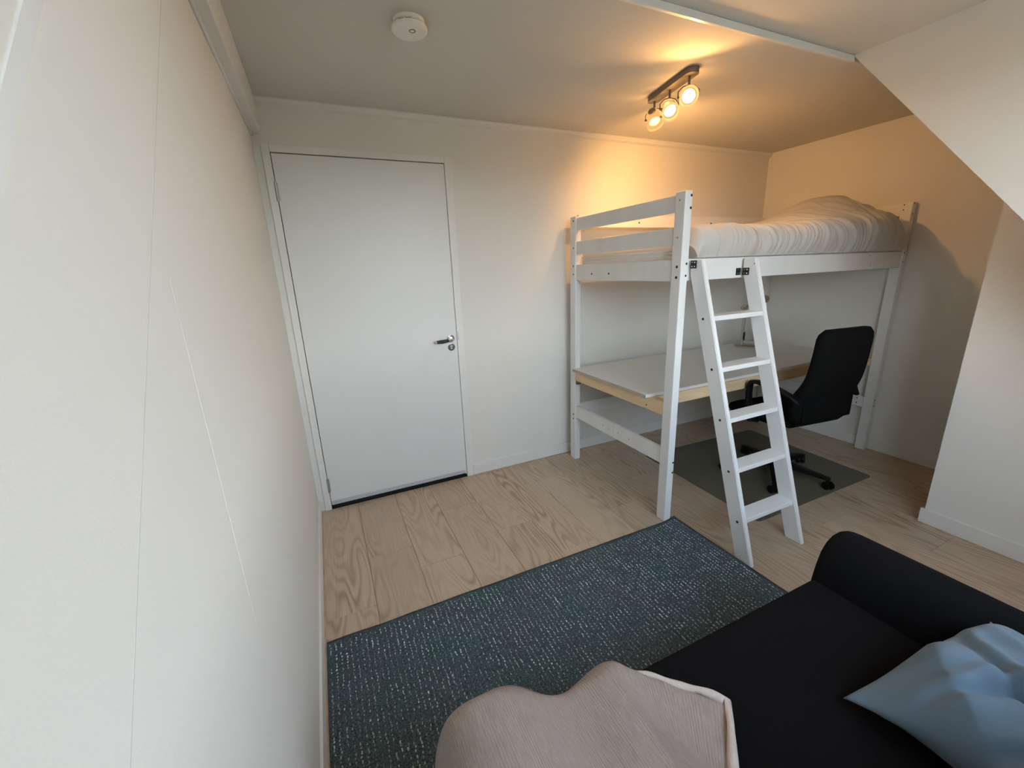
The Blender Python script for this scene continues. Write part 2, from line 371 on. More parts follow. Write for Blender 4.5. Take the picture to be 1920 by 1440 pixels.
# edge trim between the two ceilings
b = MB(); b.box(0.0, XC+0.005, YR0-0.006, YR0+0.010, H-0.005, DZ-0.001, bev=0.002)
structure(b.done('trim_3', 'strip'), 'white lath on the ceiling edge of the dormer')
# purlin along the left wall
structure(MB().box(0.0, 0.043, YR0+0.02, -0.0, 2.104, H+0.002, bev=0.004).done('trim_5', 'trim'), 'white boxed beam under the ceiling')
b = MB(); b.cyl((0.004, YR0+0.02, 2.101), (0.004, -0.001, 2.101), 0.006, seg=10)
structure(b.done('trim_6', 'trim', smooth=True), 'thin bead under the boxed beam')
# cove strip on the back wall
b = MB(); b.prism([(0, H), (-0.030, H), (-0.032, H-0.006), (-0.022, H-0.016), (-0.022, H-0.026), (-0.006, H-0.032), (0, H-0.034)], 0, 0.043, W)
structure(b.done('trim_7', 'trim'), 'narrow cove lath between wall and ceiling')
# window wall behind the camera
WX0, WX1, WZ0, WZ1 = 0.56, 2.06, 0.98, 2.18
b = MB(); b.box(-T, WX0, YW-T, YW, 0, 2.45); b.box(WX1, W+T, YW-T, YW, 0, 2.45); b.box(WX0, WX1, YW-T, YW, 0, WZ0); b.box(WX0, WX1, YW-T, YW, WZ1, 2.45)
structure(b.done('wall_window', 'wall'), 'white wall with the dormer window')
b = MB(); yc = YW-0.07
for (xa, xb, za, zb) in ((WX0, WX1, WZ0, WZ0+0.06), (WX0, WX1, WZ1-0.06, WZ1), (WX0, WX0+0.06, WZ0+0.06, WZ1-0.06), (WX1-0.06, WX1, WZ0+0.06, WZ1-0.06), (1.28, 1.34, WZ0+0.06, WZ1-0.06)):
    b.box(xa, xb, yc-0.03, yc+0.03, za, zb, bev=0.003)
win = structure(b.done('window_1', 'trim'), 'wide white dormer window behind the sofa')
for xa, xb in ((WX0+0.06, 1.28), (1.34, WX1-0.06)):
    MB().box(xa, xb, yc-0.004, yc+0.004, WZ0+0.06, WZ1-0.06).done('pane', 'pane', win)
MB().box(WX0-0.03, WX1+0.03, YW-0.04, YW+0.06, WZ0-0.025, WZ0-0.001, bev=0.004).done('window_sill', 'trim', win)

# baseboards with a thin oak lath in front
BH, BT = 0.085, 0.014
def base(name, label, x0, x1, y0, y1, along):
    o = structure(MB().box(x0, x1, y0, y1, 0.0, BH, bev=0.002).done(name, 'trim'), label)
    if along == 'x': MB().box(x0, x1, y0-0.007, y0, 0.0, 0.006).done('oak_lath', 'plinth', o)
    elif along == 'yl': MB().box(x1, x1+0.007, y0, y1, 0.0, 0.006).done('oak_lath', 'plinth', o)
    else: MB().box(x0-0.007, x0, y0, y1, 0.0, 0.006).done('oak_lath', 'plinth', o)
base('baseboard_back', 'white baseboard right of the door', DR+0.046, W, -BT, 0, 'x')
base('baseboard_left', 'white baseboard along the long bare wall', 0, BT*0.7, YW, -0.020, 'yl')
base('baseboard_right', 'white baseboard at the head of the bed', W-BT, W, -1.9, -BT-0.001, 'yr')
base('baseboard_knee', 'white baseboard under the roof slope', XK-BT, XK, YW, YK+0.014, 'yr')
base('baseboard_window', 'white baseboard under the window', BT, XK-BT, YW, YW+BT, 'none')

# ------------------------------------------------------------------ door
door = bpy.data.objects.new('door_1', None); COL.objects.link(door); door.location = (0.52, 0, 0); ORIG['door_1'] = Vector((0.52, 0, 0)); structure(door, 'plain white flush door in a white frame')
b = MB()
b.box(DL-0.036, DL, -0.010, 0.07, 0, DT+0.036, bev=0.002); b.box(DR, DR+0.046, -0.010, 0.07, 0, DT+0.036, bev=0.002)
b.box(DL, DR, -0.010, 0.07, DT, DT+0.036, bev=0.002)
b.done('door_frame', 'trim', door)
b = MB(); b.box(DL-0.05, DR+0.05, 0.085, 0.10, 0, 2.07); b.box(DL, DR, -0.006, 0.085, 0.0, 0.0015); b.box(DL, DR, 0.002, 0.008, 0.0015, 0.028)
b.done('dark_gap', 'gap', door)  # black sheets put the shade of the door gaps into colour
g = 0.0035
leaf = MB().box(DL+g, DR-g-0.006, -0.006, 0.034, 0.028, DT-g-0.001, bev=0.0015).done('door_leaf', 'door', door)
MB().box(DR-g-0.0055, DR-0.0015, -0.002, 0.03, 0.022, DT-g, bev=0.0008).done('rebate_strip', 'trim', door)
seal = MB().box(DL+g, DR-g-0.007, -0.0095, -0.006, 0.030, 0.056, bev=0.0012).done('draught_strip', 'grey', leaf)
for k in range(6):
    x = DL+0.06+k*0.15
    MB().cyl((x, -0.0105, 0.046), (x, -0.009, 0.046), 0.004, seg=10).done('screw', 'hinge', leaf)
for z in (0.165, 1.845):
    b = MB(); b.cyl((DL+0.001, -0.010, z-0.046), (DL+0.001, -0.010, z+0.046), 0.0065, seg=14, bev=0.001)
    b.box(DL-0.002, DL+0.012, -0.0085, -0.005, z-0.044, z+0.044)
    h = b.done('hinge', 'hinge', door, smooth=True, angle=40)
MB().box(DR-0.0015, DR+0.010, -0.0105, 0.01, 0.985, 1.045).done('strike_plate', 'hinge', door)
# lever handle
hx, hz = 0.925, 1.000
handle = MB().cyl((hx, -0.006, hz), (hx, -0.014, hz), 0.024, seg=28, bev=0.002).done('handle_rose', 'chrome', leaf, smooth=True, angle=40)
MB().tube([(hx, -0.012, hz), (hx, -0.03, hz), (hx-0.002, -0.048, hz-0.002), (hx-0.012, -0.056, hz-0.004), (hx-0.028, -0.057, hz-0.005)], 0.0095, rad=[0.009, 0.009, 0.0105, 0.0105, 0.010], seg=14).done('handle_neck', 'chrome', leaf, smooth=True, angle=50)
MB().tube([(hx-0.026, -0.057, hz-0.005), (hx-0.045, -0.057, hz-0.007), (hx-0.075, -0.056, hz-0.009), (hx-0.105, -0.055, hz-0.010)], 0.010, rad=[0.0095, 0.011, 0.012, 0.0085], seg=14).done('handle_grip', 'black', leaf, smooth=True, angle=50)
MB().tube([(hx-0.105, -0.055, hz-0.010), (hx-0.112, -0.0548, hz-0.0102), (hx-0.116, -0.0545, hz-0.0104)], 0.008, rad=[0.0082, 0.0075, 0.003], seg=14).done('handle_tip', 'chrome', leaf, smooth=True, angle=50)
kr = MB().cyl((hx, -0.006, hz-0.056), (hx, -0.013, hz-0.056), 0.0235, seg=28, bev=0.002).done('lock_rose', 'chrome', leaf, smooth=True, angle=40)
b = MB(); b.cyl((hx, -0.012, hz-0.050), (hx, -0.0155, hz-0.050), 0.0085, seg=18); b.box(hx-0.005, hx+0.005, -0.0155, -0.012, hz-0.069, hz-0.052)
b.done('lock_cylinder', 'hinge', leaf, smooth=True, angle=40)

# ------------------------------------------------------------------ loft bed
XA, PW_, PD, YF, YB, ZT, XCp = 1.783, 0.046, 0.062, -1.068, -0.149, 1.733, 3.748
bed = thing('loft_bed', 'white painted wooden loft bed with desk space underneath', 'bed', (XA, YF, 0))
posts = {}
for nm, x, y in (('A', XA, YB), ('B', XA, YF), ('C', XCp, YF), ('D', XCp, YB)):
    posts[nm] = MB().box(x, x+PW_, y, y+PD, 0, ZT, bev=0.004).done('post', 'bedwhite', bed)
def bolt(pos, axis, parent, r=0.0062, m_='black', nm='bolt'):
    p = Vector(pos); a = Vector(axis)
    return MB().cyl(p - a*0.004, p + a*0.0008, r, seg=12).done(nm, m_, parent)
def rail(nm, x0, x1, y0, y1, z0, z1): return MB().box(x0, x1, y0, y1, z0, z1, bev=0.003).done(nm, 'bedwhite', bed)
ye0, ye1 = YF+PD+0.0005, YB-0.0005
xr = XA+0.010
foot = []
for z0, z1 in ((1.646, 1.722), (1.494, 1.576)): foot.append(rail('end_rail', xr, xr+0.022, ye0, ye1, z0, z1))
r3 = rail('end_rail', xr-0.004, xr+0.024, ye0, ye1, 1.326, 1.428)
for y in (-0.33, -0.505): bolt((xr-0.004, y, 1.368), (-1, 0, 0), r3)
# low rail in two butted pieces
ymid = -0.585
for ya, yb, ys in ((ymid+0.0008, ye1, (-0.475, -0.535)), (ye0, ymid-0.0008, (-0.63, -0.735))):
    lr = rail('low_rail', xr, xr+0.024, ya, yb, 0.336, 0.430)
    for i, y in enumerate(ys): bolt((xr, y, 0.386 - 0.004*i), (-1, 0, 0), lr, r=0.0048, m_='hinge', nm='screw')
# head end
xh = XCp+0.012
for z0, z1 in ((1.652, 1.735), (1.50, 1.58), (1.326, 1.428)): hr = rail('end_rail', xh, xh+0.022, ye0, ye1, z0, z1)
lr = rail('low_rail', xh, xh+0.024, ye0, ye1, 0.322, 0.402)
for z in (0.382, 0.346): bolt((xh, ye0+0.045, z), (-1, 0, 0), lr, r=0.0045)
# side rails
xs0, xs1 = XA+PW_+0.0005, XCp-0.0005
front = rail('side_rail', xs0, xs1, YF+0.006, YF+0.030, 1.326, 1.430)
rail('side_rail', xs0, xs1, YB+0.03, YB+0.054, 1.326, 1.430)
rail('guard_rail', xs0, xs1, YB+0.03, YB+0.052, 1.668, 1.748)
rail('back_rail', xs0, xs1, YB+0.03, YB+0.054, 0.336, 0.430)
for x in (3.38, 3.40): bolt((x, YF+0.006, 1.41 if x < 3.39 else 1.352), (0, -1, 0), front, r=0.004, m_='hinge')
bolt((2.34, YB+0.03, 1.70), (0, -1, 0), bed); bolt((3.05, YB+0.03, 1.70), (0, -1, 0), bed)
# slats on ledges
MB().box(xs0, xs1, YF+0.030, YF+0.055, 1.345, 1.370).done('slat_ledge', 'bedwhite', bed)
MB().box(xs0, xs1, YB+0.005, YB+0.030, 1.345, 1.370).done('slat_ledge', 'bedwhite', bed)
for k in range(16):
    x = xs0+0.05+k*0.118
    MB().box(x, x+0.075, YF+0.032, YB+0.028, 1.370, 1.388, bev=0.002).done('slat', 'pine', bed)
# bolt caps on posts
for z in (1.727, 1.704): pass
for z, dy in ((1.712, 0.010), (1.658, 0.012)): bolt((XA+PW_-0.010, YF, z), (0, -1, 0), posts['B'])
for z in (1.408, 1.352): bolt((XA+PW_-0.012, YF, z), (0, -1, 0), posts['B'], r=0.0055)
for z in (1.395, 1.345): bolt((XA, YF+0.026, z), (-1, 0, 0), posts['B'], r=0.0068)
for z in (1.695, 1.530): bolt((XA, YF+0.034, z), (-1, 0, 0), posts['B'], r=0.0055, m_='hinge')
for z in (0.260, 0.200): bolt((XA+PW_-0.009, YF, z+0.10), (0, -1, 0), posts['B'], r=0.0058)
for z in (1.705, 1.535, 1.42, 1.365, 0.36, 0.325): bolt((XA, YB+0.022, z), (-1, 0, 0), posts['A'], r=0.0058)
for z in (1.72, 1.69): bolt((XCp, YF+0.045, z), (-1, 0, 0), posts['C'], r=0.004)
for z in (1.565, 1.535): bolt((XCp, YF+0.045, z), (-1, 0, 0), posts['C'], r=0.004)
for z in (1.725, 1.66, 1.42, 1.36, 0.39, 0.345): bolt((XCp+0.016, YF, z), (0, -1, 0), posts['C'], r=0.0048)

# ------------------------------------------------------------------ ladder
lad = thing('bed_ladder', 'white wooden five-step ladder leaning on the loft bed', 'ladder', (2.05, -1.5, 0))
SLP = 0.2816
def stile(x_top, x_bot, thick):
    yt = -1.0735
    poly = [(-1.456, 0.0), (yt, (1.456+yt)/SLP), (yt, 1.424), (-1.538+SLP*1.424, 1.424), (-1.540, 0.0)]
    b = MB(); b.prism(poly, 0, 0.0, thick, bev=0.003)
    for v in b.bm.verts: v.co.x += x_bot + (x_top-x_bot)*v.co.z/1.424
    return b.done('stile', 'bedwhite', lad)
XLt, XLb, XRt, XRb, TH = 1.838, 1.866, 2.207, 2.243, 0.026
sl = stile(XLt, XLb, TH); sr = stile(XRt, XRb, TH)
def xl(z): return XLb+(XLt-XLb)*z/1.424
def xrr(z): return XRb+(XRt-XRb)*z/1.424
RZs = (1.164, 0.927, 0.690, 0.456, 0.220)
for z in RZs:
    yf = -1.538+SLP*z+0.004
    MB().box(xl(z)+TH-0.001, xrr(z)+0.001, yf, yf+0.082, z-0.024, z, bev=0.003).done('step', 'bedwhite', lad)
for z, y in ((1.150, -1.167), (0.915, -1.238), (0.678, -1.306), (0.437, -1.377), (0.201, -1.448)):
    bolt((xl(z), y, z), (-1, 0, 0), sl, r=0.0065)
for x in (XRt+0.010, XRt-0.012+0.010): bolt((x+0.004, -1.137, 1.395), (0, -1, 0), sr, r=0.0028, m_='hole', nm='screw')
def hinge_leaf(parent, o, ex, ez, nrm_, w_, h_):
    o, ex, ez, nrm_ = map(Vector, (o, ex, ez, nrm_))
    b = MB(); b.loft([[o + nrm_*t_, o + ex*w_ + nrm_*t_, o + ex*w_ + ez*h_ + nrm_*t_, o + ez*h_ + nrm_*t_] for t_ in (0.0, 0.002)])
    lf = b.done('hinge', 'black', parent)
    for ux in (0.3, 0.7):
        for uz in (0.25, 0.75):
            c = o + ex*w_*ux + ez*h_*uz
            MB().cyl(c + nrm_*0.0015, c + nrm_*0.0028, 0.0030, seg=8).done('screw', 'chrome', lf)
    return lf
X1 = (-1, 0, 0)
hinge_leaf(lad, (xl(1.40)-0.0003, -1.0745, 1.385), (0, -1, 0), (0, 0, 1), X1, 0.036, 0.037)
hinge_leaf(lad, (xrr(1.36)-0.0003, -1.0745, 1.340), (0, -1, 0), (0, 0, 1), X1, 0.036, 0.036)
hinge_leaf(lad, (xrr(1.36)-0.036, -1.0622, 1.340), (1, 0, 0), (0, 0, 1), (0, -1, 0), 0.034, 0.036)

# ------------------------------------------------------------------ bedding
mt = MB().box(XA+0.05, XCp-0.02, YF+0.062, YB+0.002, 1.389, 1.502, bev=0.02, seg=4).done('mattress', 'mattress', smooth=True)
tag(root_at(mt, (2.8, -0.6, 1.389)), 'white mattress showing between the foot rails of the loft bed', 'mattress')
for z in (1.472, 1.452):
    MB().cyl((XA+0.049, YF+0.07, z), (XA+0.049, YB-0.006, z), 0.003, seg=8).done('piping', 'mattress', mt, smooth=True)
# pillow under the duvet
def pillow(c, sx, sy, sz, rot, n=36, crease=0.0, seed=0, corner=0.5):
    def f(sign):
        def g(u, v):
            a = 2*u-1; b_ = 2*v-1
            px = a*(1-0.10*(1-abs(b_)**2)*abs(a)**4*0+0)*(1-corner*0.12*(1-b_*b_)*abs(a)); py = b_*(1-corner*0.12*(1-a*a)*abs(b_))
            h = (max(0, (1-abs(a)**2.6))*max(0, (1-abs(b_)**2.6)))**0.42
            nz = crease*noise.noise(Vector((a*2.2+seed, b_*2.2, sign*3.0)))
            return rot @ Vector((px*sx/2, py*sy/2, sign*(h*sz/2*(1+nz)))) + Vector(c)
        return g
    b = MB(); b.grid(f(1), n, n); b.grid(f(-1), n, n); bmesh.ops.remove_doubles(b.bm, verts=b.bm.verts, dist=0.0008)
    return b
pl = pillow((3.505, -0.56, 1.612), 0.40, 0.66, 0.15, Matrix.Rotation(-0.30, 3, 'Y'), seed=3, crease=0.15).done('bed_pillow', 'sheet', smooth=True)
tag(root_at(pl, (3.5, -0.56, 1.52)), 'white pillow tucked under the duvet at the head of the loft bed', 'pillow')

def gauss(t, s): return math.exp(-0.5*(t/s)**2)
def duvet_pt(u, v):
    # u along the bed, v from the back edge over the top and down the front
    x = 1.842 + u*(3.695-1.842)
    n1 = noise.noise(Vector((x*3.1, v*2.5, 1.7))); n2 = noise.noise(Vector((x*7.0, v*5.0, 5.1)))
    head = max(0.0, min(1.0, (x-3.54)/0.15)); head = head*head*(3-2*head)
    top = 1.588 + 0.012*n1 + 0.008*n2
    foot_f = max(0.0, min(1.0, (x-1.842)/0.07)); top -= 0.085*(1-foot_f)**3
    mound = lambda yy: (0.235*gauss(x-3.53, 0.38 if x < 3.53 else 0.30))*(0.04+0.96*gauss(yy+0.68, 0.235))
    Lt = 0.80; R = 0.075
    # arc-length parametrisation: flat top, quarter round, drop
    drop = 0.085
    tot = Lt + R*1.57 + drop; s_ = v*tot
    wr = 0.0
    if s_ < Lt:
        y = -0.235 - s_; z = top + mound(y); ny, nz = 0.0, 1.0; k = s_/Lt
        if s_ < 0.08: z -= 0.06*(1-s_/0.08)**2
        edge = max(0, (k-0.55)/0.45)
    elif s_ < Lt + R*1.57:
        a = (s_-Lt)/R; y = -0.235-Lt - R*math.sin(a); z = top - R*(1-math.cos(a)) + mound(-0.235-Lt)*(1-0.55*(a/1.57)); ny, nz = -math.sin(a), math.cos(a); edge = 1.0
    else:
        q = s_-Lt-R*1.57; y = -0.235-Lt-R; z0 = top-R+mound(-0.235-Lt)*0.45
        zb = 1.434 - 0.0; t_ = q/drop; z = z0 + (zb-z0)*t_; y += 0.028*t_*t_; ny, nz = -1.0, 0.0; edge = 1.0-0.5*t_
    # wrinkles run across the bed edge, bending with the surface
    xs = x + 0.07*noise.noise(Vector((x*3, s_*3.5, 9.0))) - 0.16*max(0, s_-0.6) + 0.5*max(0, s_-0.82)**2
    wr = abs(noise.noise(Vector((xs*17.0, s_*1.6, 2.0))))*0.034 + abs(noise.noise(Vector((xs*33.0, s_*2.6, 4.0))))*0.018
    wr += 0.006*noise.noise(Vector((xs*52.0, s_*4.0, 7.0)))
    amp = edge*(1-0.75*head)*(0.95+1.1*abs(noise.noise(Vector((x*2.3, s_*1.5, 11.0)))))*foot_f
    y += ny*(0.012-wr)*amp; z += nz*(0.010-wr)*amp
    # radiating folds on the mound
    rr = math.hypot(x-3.66, y+0.62); z += nz*0.011*math.sin(rr*48+4*n1)*gauss(rr-0.36, 0.13)*(1-head)*gauss(y+0.85, 0.22)
    z = z*(1-head*0.0)
    if head > 0: z = z - head*max(0, z-1.47)*0.55; 
    return Vector((x, y, max(z, 1.434)))
b = MB(); b.grid(duvet_pt, 460, 90)
bmesh.ops.solidify(b.bm, geom=b.bm.faces[:], thickness=-0.006)
dv = b.done('duvet', 'sheet', smooth=True)
tag(root_at(dv, (2.8, -0.6, 1.5)), 'rumpled white duvet mounded over the pillow on the loft bed', 'duvet')

# ------------------------------------------------------------------ desk under the bed
desk = thing('desk', 'white desk board on raw pine beams under the loft bed', 'desk', (2.77, -0.52, 0.62))
dtop = 0.713
MB().box(1.762, 3.745, -0.897, YB-0.002, dtop-0.018, dtop, bev=0.0012).done('desktop', 'desk', desk)
MB().box(XA+PW_+0.003, XCp-0.003, YB-0.002, YB+0.028, dtop-0.018, dtop, bev=0.001).done('desktop_back', 'desk', desk)
MB().box(1.7605, 1.7622, -0.896, YB-0.003, dtop-0.0175, dtop-0.0005).done('chipboard_edge', 'chip', desk)
bz1 = dtop-0.0185
MB().box(XA+0.002, XA+0.047, ye0+0.0005, YB-0.0005, bz1-0.072, bz1, bev=0.002).done('beam', 'pine', desk)
MB().box(XCp+0.001, XCp+0.045, ye0+0.0005, YB-0.0005, bz1-0.058, bz1, bev=0.002).done('beam', 'pine', desk)
MB().box(XA+0.048, XCp, -0.905, -0.862, bz1-0.068, bz1-0.001, bev=0.002).done('beam', 'pine', desk)
MB().box(XA+0.048, XCp, YB-0.045, YB-0.003, bz1-0.068, bz1-0.001, bev=0.002).done('beam', 'pine', desk)
bolt((XA+0.002, -0.88, bz1-0.048), (-1, 0, 0), desk, r=0.004, m_='hole', nm='screw')
MB().box(XA+0.006, XA+0.034, YB-0.022, YB-0.0008, bz1-0.098, bz1-0.0725).done('bracket', 'steel', desk)

# ------------------------------------------------------------------ desk lamp
LX, LY = 3.345, -0.272
dl = thing('desk_lamp', 'small brass-toned metal desk lamp standing on the desk', 'lamp', (LX, LY, dtop))
M['lampmetal'] = mat('aged_nickel', (0.55, 0.48, 0.38), 0.28, metal=1.0)
MB().lathe([(0.0, 0), (0.074, 0), (0.078, 0.004), (0.078, 0.014), (0.072, 0.019), (0.0, 0.020)], (LX+0.04, LY, dtop), (0, 0, 1), cap=False, seg=40).done('base', 'lampmetal', dl, smooth=True, angle=40)
MB().cyl((LX, LY, dtop+0.019), (LX, LY, dtop+0.065), 0.012, seg=16, bev=0.002).done('collar', 'lampmetal', dl, smooth=True, angle=40)
for dx in (-0.013, 0.013):
    MB().cyl((LX+dx, LY, dtop+0.05), (LX+dx-0.004, LY, dtop+0.315), 0.0048, seg=12).done('arm_rod', 'lampmetal', dl, smooth=True, angle=40)
MB().cyl((LX+0.012, LY-0.006, dtop+0.055), (LX+0.012, LY-0.006, dtop+0.125), 0.008, seg=12, bev=0.002).done('spring_clip', 'black', dl, smooth=True, angle=40)
MB().cyl((LX-0.004, LY-0.013, dtop+0.318), (LX-0.004, LY+0.013, dtop+0.318), 0.016, seg=18, bev=0.002).done('elbow', 'lampmetal', dl, smooth=True, angle=40)
for dz in (0.0, 0.022):
    MB().cyl((LX-0.002, LY, dtop+0.315+dz*0.6), (LX+0.15, LY-0.02, dtop+0.40+dz), 0.0045, seg=12).done('arm_rod', 'lampmetal', dl, smooth=True, angle=40)
MB().tube([(LX-0.004 + 0.036*math.cos(t)-0.028, LY-0.014 - 0.01*math.sin(t), dtop+0.335+0.016*math.sin(t)) for t in [k*2*math.pi/20 for k in range(21)]], 0.0032, seg=8).done('cable_loop', 'lampmetal', dl, smooth=True)
hc = Vector((LX+0.165, LY-0.025, dtop+0.405)); ha = Vector((0.75, 0.20, -0.45)).normalized()
MB().lathe([(0.0, -0.022), (0.012, -0.021), (0.017, -0.010), (0.020, 0.012), (0.036, 0.045), (0.035, 0.046), (0.018, 0.014), (0.0, 0.006)], hc, ha, cap=False).done('lamp_shade', 'lampmetal', dl, smooth=True, angle=50)

# ------------------------------------------------------------------ chair mat
b = MB(); pts = [(2.237, -1.314), (3.345, -1.318), (3.400, -0.395), (2.280, -0.350)]
poly = []
for i, p_ in enumerate(pts):
    a = Vector(pts[i-1]); c = Vector(p_); d2 = Vector(pts[(i+1) % 4]); r_ = 0.03
    e1 = (a-c).normalized()*r_; e2 = (d2-c).normalized()*r_
    for t_ in (0, 0.25, 0.5, 0.75, 1): poly.append(tuple(c + e1*(1-t_)**2 + e2*t_**2))
b.prism(poly, 2, 0.0003, 0.0025)
cm = b.done('chair_mat', 'mat'); tag(root_at(cm, (2.8, -0.85, 0)), 'smoky translucent floor mat under the office chair', 'chair mat')

# ------------------------------------------------------------------ office chair
CX, CY, CROT = 2.835, -0.985, math.radians(-7)
ch = thing('office_chair', 'black office chair with padded back, loop arms and castors', 'chair', (CX, CY, 0.0025))
ORIG[ch.name] = Vector((0, 0, 0)); ch.rotation_euler = (0, 0, CROT)
def rrect(w_, h_, r_, n=6):
    out = []
    for cx_, cy_, a0 in ((w_/2-r_, h_/2-r_, 0), (-w_/2+r_, h_/2-r_, 90), (-w_/2+r_, -h_/2+r_, 180), (w_/2-r_, -h_/2+r_, 270)):
        for k in range(n+1):
            a = math.radians(a0+90*k/n); out.append((cx_+r_*math.cos(a), cy_+r_*math.sin(a)))
    return out
# seat pad (local: +y forward)
loops = []
for z, sc in ((0.425, 0.80), (0.430, 0.93), (0.445, 0.99), (0.465, 1.0), (0.482, 0.97), (0.490, 0.88), (0.493, 0.6)):
    loops.append([Vector((x_*sc, y_*sc+0.02, z - 0.030*max(0, (y_*sc-0.10)/0.15)**2)) for x_, y_ in rrect(0.48, 0.47, 0.10)])
MB().loft(loops).done('seat', 'chairfabric', ch, smooth=True)
# backrest: lofted rounded slab leaning back
loops = []; N_ = 22
for k in range(N_+1):
    t = k/N_; z = 0.455 + t*0.575
    yb = -0.245 - 0.085*t - 0.02*math.sin(math.pi*t) + 0.03*math.exp(-((t-0.28)/0.15)**2)
    wd = 0.415 + 0.030*math.exp(-((t-0.22)/0.16)**2) - 0.030*t
    endc = 1.0
    if t < 0.12: endc = math.sqrt(max(0.02, 1-((0.12-t)/0.12)**2))
    if t > 0.90: endc = math.sqrt(max(0.02, 1-((t-0.90)/0.105)**2))
    wd = wd*(0.74+0.26*endc); th = 0.070*(0.45+0.55*endc) + 0.02*math.exp(-((t-0.3)/0.2)**2)
    lp = []
    for x_, y_ in rrect(wd, th, th*0.48, 5):
        lp.append(Vector((x_, yb + y_ + 0.42*x_*x_, z)))
    loops.append(lp)
MB().loft(loops).done('backrest', 'chairfabric', ch, smooth=True)
b = MB(); b.box(-0.19, 0.19, -0.292, -0.268, 0.49, 0.735, bev=0.01, seg=3); b.done('back_shell', 'chairfabric', ch, smooth=True, angle=50)
# arms
for s in (-1, 1):
    x = s*0.270
    pts_ = [(x-s*0.06, -0.01, 0.428), (x-s*0.01, 0.000, 0.436), (x, 0.010, 0.50), (x, 0.020, 0.61), (x, 0.017, 0.662), (x, 0.000, 0.682), (x, -0.035, 0.688), (x, -0.11, 0.684), (x-s*0.004, -0.18, 0.672), (x-s*0.018, -0.24, 0.650), (x-s*0.045, -0.275, 0.615)]
    loops = []
    P_ = [Vector(p_) for p_ in pts_]
    for i, p_ in enumerate(P_):
        d_ = (P_[min(i+1, len(P_)-1)]-P_[max(i-1, 0)]).normalized(); a = Vector((1, 0, 0)); a = (a-d_*a.dot(d_)).normalized(); c_ = d_.cross(a)
        loops.append([p_ + a*q[0] + c_*q[1] for q in rrect(0.044, 0.024, 0.010, 3)])
    MB().loft(loops).done('armrest', 'chairplastic', ch, smooth=True, angle=60)
# mechanism
b = MB(); b.box(-0.09, 0.09, -0.14, 0.11, 0.385, 0.427, bev=0.012, seg=2); b.done('tilt_mechanism', 'chairplastic', ch, smooth=True, angle=50)
MB().tube([(0.06, -0.03, 0.405), (0.15, -0.035, 0.400), (0.215, -0.045, 0.388), (0.250, -0.050, 0.380)], 0.006, rad=[0.006, 0.006, 0.009, 0.009], seg=10).done('lever', 'chairplastic', ch, smooth=True, angle=60)
MB().cyl((0, 0, 0.25), (0, 0, 0.39), 0.017, seg=18).done('gas_lift', 'chrome', ch, smooth=True, angle=40)
MB().lathe([(0.030, 0.065), (0.036, 0.07), (0.036, 0.12), (0.027, 0.14), (0.027, 0.255), (0.022, 0.26)], (0, 0, 0), (0, 0, 1)).done('column_cover', 'chairplastic', ch, smooth=True, angle=40)
for k in range(5):
    a = math.radians(-72 + 72*k) - CROT; ca, sa = math.cos(a), math.sin(a)
    R_ = Matrix.Rotation(a, 3, 'Z')
    loops = []
    for rr, hw, zt, zb in ((0.02, 0.028, 0.118, 0.070), (0.12, 0.023, 0.105, 0.070), (0.22, 0.019, 0.088, 0.064), (0.29, 0.018, 0.078, 0.060), (0.315, 0.016, 0.074, 0.060)):
        loops.append([R_ @ Vector((rr, hw*q, z_)) for q, z_ in ((-1, zb), (1, zb), (0.85, zt), (-0.85, zt))])
    leg = MB().loft(loops).done('base_leg', 'chairplastic', ch)
    cx_, cy_ = 0.30*ca, 0.30*sa
    ta = a + (0.9, 2.4, 0.4, 1.7, -0.8)[k]; tx, ty = math.cos(ta), math.sin(ta); off = Vector((cx_+0.012*ty, cy_-0.012*tx, 0.0))
    for s in (-1, 1):
        p0 = off + Vector((tx*0.006*s, ty*0.006*s, 0.0265)); p1 = off + Vector((tx*0.024*s, ty*0.024*s, 0.0265))
        MB().cyl(p0, p1, 0.0262, seg=20, bev=0.004).done('castor', 'chairplastic', leg, smooth=True, angle=50)
    MB().cyl((cx_, cy_, 0.03), (cx_, cy_, 0.064), 0.009, seg=10).done('castor_stem', 'chairplastic', leg, smooth=True, angle=40)

# ------------------------------------------------------------------ rug
rug_pts = []
def rug_edge(x): return -1.0775 + 0.004*noise.noise(Vector((x*6, 0, 0))) + 0.018*max(0, (x-1.70)/0.17)**3
x0r, x1r, y1r = 0.019, 1.8605, -2.42
b = MB()
def rugtop(u, v):
    x = x0r + u*(x1r-x0r + 0.004*noise.noise(Vector((0, v*9, 3)))); ye = rug_edge(x0r+u*(x1r-x0r))
    if x > 1.779 and x < 1.833: ye = min(ye, -1.0695)
    y = ye + v*(y1r-ye)
    return Vector((x, y, 0.0105 + 0.0012*noise.noise(Vector((x*9, y*9, 0)))))
b.grid(rugtop, 90, 60)
bmesh.ops.solidify(b.bm, geom=b.bm.faces[:], thickness=-0.009)
rug = b.done('rug', 'rug'); tag(root_at(rug, (0.95, -1.7, 0.0005)), 'dark teal grey woven rug with pale stitched rows in front of the sofa', 'rug')
